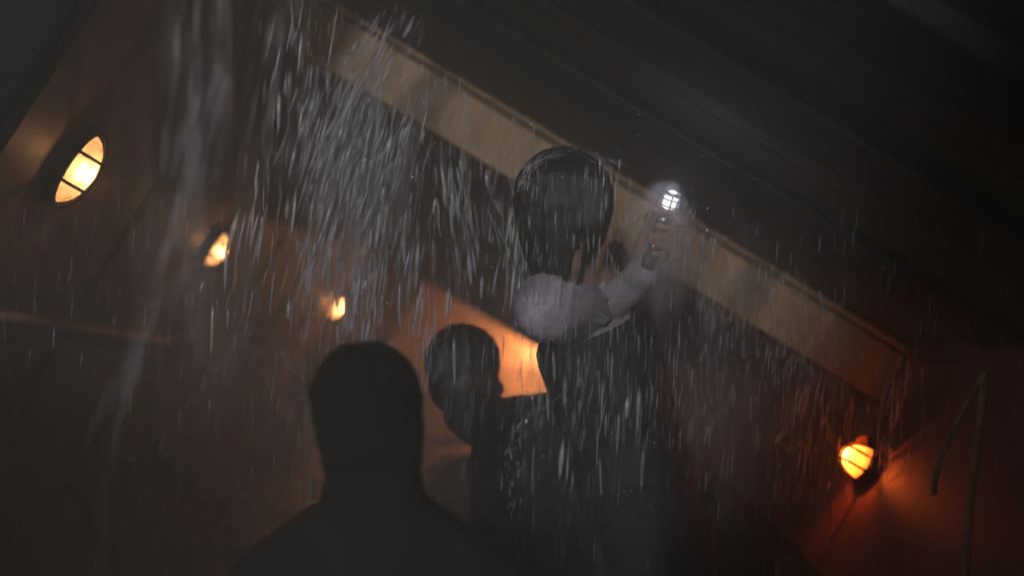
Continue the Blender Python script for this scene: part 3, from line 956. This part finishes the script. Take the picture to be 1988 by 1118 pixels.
# ------------------------------------------------------------------ falling water
class Strands:
    def __init__(s):
        s.v = []; s.f = []; s.n = 0
    def add(s, p, L, r, lean=(-0.10, 0, 0), flat=1.0):
        d = np.array([lean[0], lean[1], -1.0]); d /= np.linalg.norm(d)
        a = NR.uniform(0, 6.28)
        k = NR.uniform(0.25, 0.6)
        ring = []
        for tt, rr in ((k * 0.6, 0.8), (k, 1.0), (0.8, 0.6)):
            c = p + d * L * tt
            for q in range(3):
                th = a + q * 2.0944
                ring.append(c + np.array([math.cos(th) * r * rr * flat, math.sin(th) * r * rr, 0]))
        vs = [p] + ring + [p + d * L]
        b = s.n
        s.v.extend(vs)
        for q in range(3):
            w = (q + 1) % 3
            s.f.append((b, b + 1 + q, b + 1 + w))
            s.f.append((b + 1 + q, b + 4 + q, b + 4 + w, b + 1 + w))
            s.f.append((b + 4 + q, b + 7 + q, b + 7 + w, b + 4 + w))
            s.f.append((b + 7 + q, b + 10, b + 7 + w))
        s.n += 11
    def build(s, name, mat, label):
        me = bpy.data.meshes.new(name)
        me.from_pydata([tuple(map(float, q)) for q in s.v], [], s.f)
        me.materials.append(mat)
        for p in me.polygons:
            p.use_smooth = True
        o = bpy.data.objects.new(name, me)
        link(o)
        tag(o, label, 'water', kind='stuff')
        return o

def PA(px, py, d):
    return np.array(P(px, py, d))

def header_py(px):
    """picture row where the ceiling meets the header, by column"""
    return 130 + (px - 895) * 0.600

def curtain():
    s = Strands()
    cl = [(NR.uniform(560, 1800), NR.uniform(3, 26), NR.exponential(1.0) + 0.15) for _ in range(75)]
    cw = np.array([c[2] * c[1] ** 0.5 for c in cl]); cw /= cw.sum()
    def column():
        if NR.random() < 0.22:
            return NR.uniform(560, 1800)
        c = cl[NR.choice(len(cl), p=cw)]
        return NR.normal(c[0], c[1])
    # fine curtain pouring off the seam between ceiling and header
    for i in range(3600):
        px = column()
        d = NR.uniform(2.45, 2.95)
        top = header_py(px) + 10
        t = NR.beta(1.0, 1.7)
        py = max(top, -120) + t * (1050 - max(top, -120))
        L = NR.uniform(0.02, 0.085) * (0.7 + 0.6 * t)
        r = 0.0006 + 0.0016 * NR.random() ** 3
        s.add(PA(px, py, d), L, r, (NR.normal(-0.07, 0.04), 0, 0))
    # runs down the face of the header
    for i in range(900):
        px = column()
        d = NR.uniform(2.84, 2.93)
        py = header_py(px) + NR.uniform(4, 175)
        if py < -60: continue
        s.add(PA(px, py, d), NR.uniform(0.015, 0.06), 0.0006 + 0.0012 * NR.random() ** 2, (NR.normal(-0.05, 0.03), 0, 0))
    # drips hanging from the lower edge
    for i in range(700):
        px = column()
        py = header_py(px) + 150 + NR.exponential(35)
        s.add(PA(px, py, NR.uniform(2.85, 2.95)), NR.uniform(0.02, 0.07), 0.0008 + 0.0016 * NR.random() ** 2, (NR.normal(-0.08, 0.06), 0, 0))
    # thin rain through the whole passage
    for i in range(1500):
        s.add(PA(NR.uniform(-20, 2000), NR.uniform(380, 1120), NR.uniform(1.9, 2.7)), NR.uniform(0.02, 0.06), 0.0005 + 0.0007 * NR.random() ** 2, (NR.normal(-0.07, 0.03), 0, 0))
    # water running off the hair, shoulder and elbow
    for i in range(170):
        px = NR.uniform(1000, 1210)
        py = NR.uniform(300, 560)
        s.add(PA(px, py, NR.uniform(2.12, 2.2)), NR.uniform(0.02, 0.05), 0.0006 + 0.0012 * NR.random() ** 2, (NR.normal(-0.03, 0.02), 0, 0))
    for i in range(220):
        px = NR.uniform(1005, 1320)
        py = NR.uniform(600, 820)
        s.add(PA(px, py, NR.uniform(2.1, 2.2)), NR.uniform(0.03, 0.06), 0.0008 + 0.0010 * NR.random() ** 2, (NR.normal(-0.03, 0.02), 0, 0))
    s.build('falling_water', M_STRAND, 'fine curtain of falling water pouring off the slanting header')
curtain()

def gush(name, label, lobes, n, mat, rlo, rhi, llo, lhi):
    """a heavy pour: overlapping soft strands following a set of centre lines in the picture: (x0,y0,x1,y1,half width,depth,weight)"""
    s = Strands()
    wts = np.array([l[6] for l in lobes], float); wts /= wts.sum()
    for i in range(n):
        x0, y0, x1, y1, w, d, _ = lobes[NR.choice(len(lobes), p=wts)]
        t = NR.random()
        px = x0 + (x1 - x0) * t + NR.normal(0, w)
        py = y0 + (y1 - y0) * t + NR.normal(0, 12)
        dd = d + NR.normal(0, 0.05)
        lean = ((x1 - x0) / max(1, (y1 - y0))) + NR.normal(0, 0.07)
        s.add(PA(px, py, dd), NR.uniform(llo, lhi), rlo + (rhi - rlo) * NR.random() ** 2.5, (lean, 0, 0))
    s.build(name, mat, label)

gush('water_pour', 'heavy grey pour of water beneath the upper end of the header',
     [(800, -10, 710, 170, 34, 2.68, 1.6), (600, -40, 560, 300, 40, 2.5, 0.9), (520, 250, 470, 600, 40, 2.45, 0.8), (700, 150, 640, 330, 46, 2.62, 3), (740, 200, 690, 420, 42, 2.6, 3), (715, 400, 690, 640, 34, 2.6, 2.4), (640, 350, 605, 520, 26, 2.62, 1.2),
      (780, 240, 760, 520, 40, 2.6, 1.2), (880, 300, 900, 480, 30, 2.6, 0.8), (1010, 380, 1000, 540, 22, 2.5, 0.7), (830, 520, 810, 760, 50, 2.4, 0.6), (1130, 620, 1120, 900, 70, 2.1, 0.7), (950, 330, 990, 470, 18, 2.6, 0.5)],
     1250, M_POUR, 0.0013, 0.0075, 0.025, 0.13)
gush('water_pour', 'broad blurred stream of water falling beside the nearest oval lamp',
     [(395, -80, 375, 240, 34, 1.55, 3), (425, 100, 390, 320, 24, 1.55, 1.5), (385, 300, 345, 520, 24, 1.55, 1.3), (325, 500, 240, 760, 14, 1.55, 1.2), (240, 740, 205, 940, 9, 1.55, .6), (560, -60, 520, 300, 44, 1.6, 1.2)],
     170, M_SHEET, 0.002, 0.006, 0.05, 0.15)
gush('water_pour', 'soft milky sheet of water behind the heavy pour under the header',
     [(700, 130, 650, 330, 36, 2.75, 3), (745, 190, 700, 420, 40, 2.75, 3), (700, 400, 655, 620, 34, 2.75, 3), (1015, 400, 1005, 560, 20, 2.6, 1)],
     200, M_SHEET, 0.003, 0.011, 0.06, 0.22)
gush('water_pour', 'bluish trickle of water falling just right of the bright orange lamp',
     [(1745, 690, 1735, 860, 9, 2.7, 2), (1735, 850, 1715, 1010, 10, 2.7, 2), (1590, 720, 1580, 770, 24, 2.75, 0.8)],
     170, M_STRAND, 0.001, 0.003, 0.03, 0.10)

def splash():
    s = Strands()
    def arc(pts, n, spread, r):
        c = bez([P(*p) for p in pts], 20)
        for i in range(n):
            k = NR.integers(0, len(c) - 1)
            a, b = c[k], c[k + 1]
            dv = np.array((b - a).normalized())
            p = np.array(a) + NR.normal(0, spread, 3)
            L = NR.uniform(0.008, 0.03)
            e = len(s.v)
            s.add(p, L, r * NR.uniform(0.5, 1.3), (0, 0, 0))
            # swing the strand along the arc
            seg = s.v[e:]
            for q in range(len(seg)):
                h = p[2] - seg[q][2]
                s.v[e + q] = p + dv * h + (seg[q] - np.array([p[0], p[1], seg[q][2]]))
    arc([(1092, 762, 2.1), (1060, 785, 2.1), (1030, 800, 2.1), (1005, 830, 2.1)], 34, 0.003, 0.0011)
    arc([(1040, 825, 2.1), (1010, 850, 2.1), (985, 880, 2.1), (975, 930, 2.1)], 28, 0.004, 0.0012)
    arc([(1000, 860, 2.1), (1005, 910, 2.1), (1000, 1000, 2.1)], 34, 0.014, 0.0016)
    arc([(485, 625, 3.0), (450, 680, 3.0), (400, 740, 3.0), (370, 785, 3.0)], 80, 0.008, 0.0014)
    arc([(560, 690, 3.0), (590, 760, 3.0), (600, 860, 3.0)], 80, 0.02, 0.0018)
    arc([(905, 700, 2.6), (900, 780, 2.6), (920, 800, 2.6)], 24, 0.02, 0.0009)
    # water breaking on crown and shoulder; crown strands also stand in for hair highlights
    arc([(1012, 372, 2.2), (1030, 325, 2.2), (1075, 300, 2.2), (1130, 294, 2.2), (1180, 315, 2.22)], 280, 0.007, 0.0013)
    arc([(1005, 560, 2.18), (1040, 535, 2.18), (1090, 532, 2.18)], 40, 0.004, 0.0007)
    arc([(1222, 500, 2.12), (1240, 450, 2.12), (1262, 420, 2.12), (1300, 380, 2.14)], 60, 0.012, 0.0011)
    arc([(1235, 545, 2.12), (1275, 520, 2.12), (1310, 470, 2.12), (1330, 410, 2.14)], 80, 0.016, 0.0012)
    s.build('splash_water', M_FOAM, 'thin arcs of splashing water thrown up between the figures')
splash()

def drops():
    bm = bmesh.new()
    spots = [(709, 311, 2.3, .0022), (801, 344, 2.3, .0022), (752, 589, 2.3, .0016), (1022, 817, 2.05, .0028), (1040, 741, 2.1, .0016), (1033, 772, 2.1, .002), (1268, 478, 2.1, .0022), (1373, 447, 2.3, .0018), (845, 278, 2.3, .0014), (1797, 810, 2.3, .0018), (1032, 242, 2.3, .0016)]
    for i in range(260):
        spots.append((NR.uniform(560, 1800), NR.uniform(200, 960), NR.uniform(2.0, 2.6), 0.0005 + 0.0006 * NR.random()))
    for px, py, d, r in spots:
        m = Matrix.Translation(P(px, py, d)) @ Matrix.Diagonal((1, 1, 1.3, 1))
        bmesh.ops.create_icosphere(bm, subdivisions=1, radius=r, matrix=m)
    m = paint('water_drop', (0.9, 0.92, 1.0), (0.95, 0.96, 1.0), 0.05, 5, 0.0)
    o = obj_bm('water_drops', bm, m, smooth=True)
    tag(o, 'scattered bright water drops in the air', 'water', kind='stuff')
drops()

# ------------------------------------------------------------------ haze: spray-laden air
def haze():
    bm = bmesh.new()
    box(bm, -4.6, 4.6, -2.6, 11.6, -4.4, 3.2)
    m, n, l, out = newmat('spray_haze')
    v = n.new('ShaderNodeVolumePrincipled')
    v.inputs['Color'].default_value = (0.90, 0.90, 0.865, 1)
    v.inputs['Density'].default_value = 0.08
    v.inputs['Anisotropy'].default_value = 0.0
    l.new(v.outputs[0], out.inputs['Volume'])
    o = obj_bm('haze', bm, m)
    tag(o, kind='stuff')
haze()

def spray(name, label, corners, seed, dens, sx, thr):
    """mist torn off the pour: a closed volume whose density hangs in soft vertical veils"""
    (x0, y0, z0), (x1, y1, z1) = corners
    c = Vector(((x0 + x1) / 2, (y0 + y1) / 2, (z0 + z1) / 2))
    hx, hy, hz = (x1 - x0) / 2, (y1 - y0) / 2, (z1 - z0) / 2
    bm = bmesh.new()
    bmesh.ops.create_icosphere(bm, subdivisions=3, radius=1.0)
    for v in bm.verts:
        q = v.co
        v.co = Vector((math.copysign(abs(q.x) ** 0.6, q.x) * hx, math.copysign(abs(q.y) ** 0.6, q.y) * hy, math.copysign(abs(q.z) ** 0.5, q.z) * hz))
    m, n, l, out = newmat('veil_of_spray')
    vol = n.new('ShaderNodeVolumePrincipled')
    vol.inputs['Color'].default_value = (0.86, 0.88, 0.95, 1)
    tc = n.new('ShaderNodeTexCoord')
    mp = n.new('ShaderNodeMapping')
    mp.inputs['Location'].default_value = (seed, seed * 2, 0)
    mp.inputs['Scale'].default_value = (sx, sx * 0.5, sx * 0.13)
    mp.inputs['Rotation'].default_value = (0, math.radians(-7), 0)
    l.new(tc.outputs['Object'], mp.inputs[0])
    no = n.new('ShaderNodeTexNoise')
    no.inputs['Scale'].default_value = 1.0
    no.inputs['Detail'].default_value = 4
    no.inputs['Roughness'].default_value = 0.6
    l.new(mp.outputs[0], no.inputs['Vector'])
    mr = n.new('ShaderNodeMapRange')
    mr.interpolation_type = 'SMOOTHSTEP'
    mr.inputs['From Min'].default_value = thr
    mr.inputs['From Max'].default_value = thr + 0.22
    l.new(no.outputs[0], mr.inputs[0])
    # fade towards the edges of the veil
    sc = n.new('ShaderNodeVectorMath'); sc.operation = 'DIVIDE'
    sc.inputs[1].default_value = (hx, hy, hz)
    l.new(tc.outputs['Object'], sc.inputs[0])
    ln = n.new('ShaderNodeVectorMath'); ln.operation = 'LENGTH'
    l.new(sc.outputs[0], ln.inputs[0])
    m2 = n.new('ShaderNodeMapRange')
    m2.inputs['From Min'].default_value = 1.0
    m2.inputs['From Max'].default_value = 0.35
    l.new(ln.outputs['Value'], m2.inputs[0])
    mu = n.new('ShaderNodeMath'); mu.operation = 'MULTIPLY'
    l.new(mr.outputs[0], mu.inputs[0]); l.new(m2.outputs[0], mu.inputs[1])
    mu2 = n.new('ShaderNodeMath'); mu2.operation = 'MULTIPLY'
    mu2.inputs[1].default_value = dens
    l.new(mu.outputs[0], mu2.inputs[0])
    l.new(mu2.outputs[0], vol.inputs['Density'])
    l.new(vol.outputs[0], out.inputs['Volume'])
    o = obj_bm(name, bm, m, None, Matrix.Translation(c))
    tag(o, label, 'spray', kind='stuff')

spray('spray', 'soft grey veil of spray under the upper end of the header', ((P(540, 0, 2.6).x, 2.42, P(0, 720, 2.6).z), (P(850, 0, 2.6).x, 2.86, P(0, 20, 2.6).z)), 3.0, 5.0, 24, 0.46)
spray('spray', 'faint grey veil of spray in front of the left wall between the two near lamps', ((P(250, 0, 1.9).x, 1.7, P(0, 1000, 1.9).z), (P(520, 0, 1.9).x, 2.1, P(0, -60, 1.9).z)), 9.0, 4.5, 20, 0.47)
spray('spray', 'thin veil of spray hanging below the right half of the header', ((P(900, 0, 2.7).x, 2.6, P(0, 1040, 2.7).z), (P(1760, 0, 2.7).x, 2.88, P(0, 330, 2.7).z)), 15.0, 2.4, 26, 0.47)
spray('spray', 'veil of water streaming over the dark back of the person with the lamp', ((P(985, 0, 2.15).x, 2.02, P(0, 1080, 2.15).z), (P(1400, 0, 2.15).x, 2.2, P(0, 330, 2.15).z)), 41.0, 2.2, 30, 0.5)
spray('spray', 'puff of white spray over the raised fist, added to give the hand lamp its bloom', ((P(1205, 0, 2.2).x, 2.08, P(0, 640, 2.2).z), (P(1360, 0, 2.2).x, 2.34, P(0, 345, 2.2).z)), 21.0, 9.0, 38, 0.38)  # dense spray added here so the lamp spreads a soft bloom
spray('spray', 'low mist rising off the flood between the figures', ((P(120, 0, 2.5).x, 2.0, P(0, 1110, 2.5).z), (P(1650, 0, 2.5).x, 2.85, P(0, 640, 2.5).z)), 31.0, 0.35, 14, 0.44)
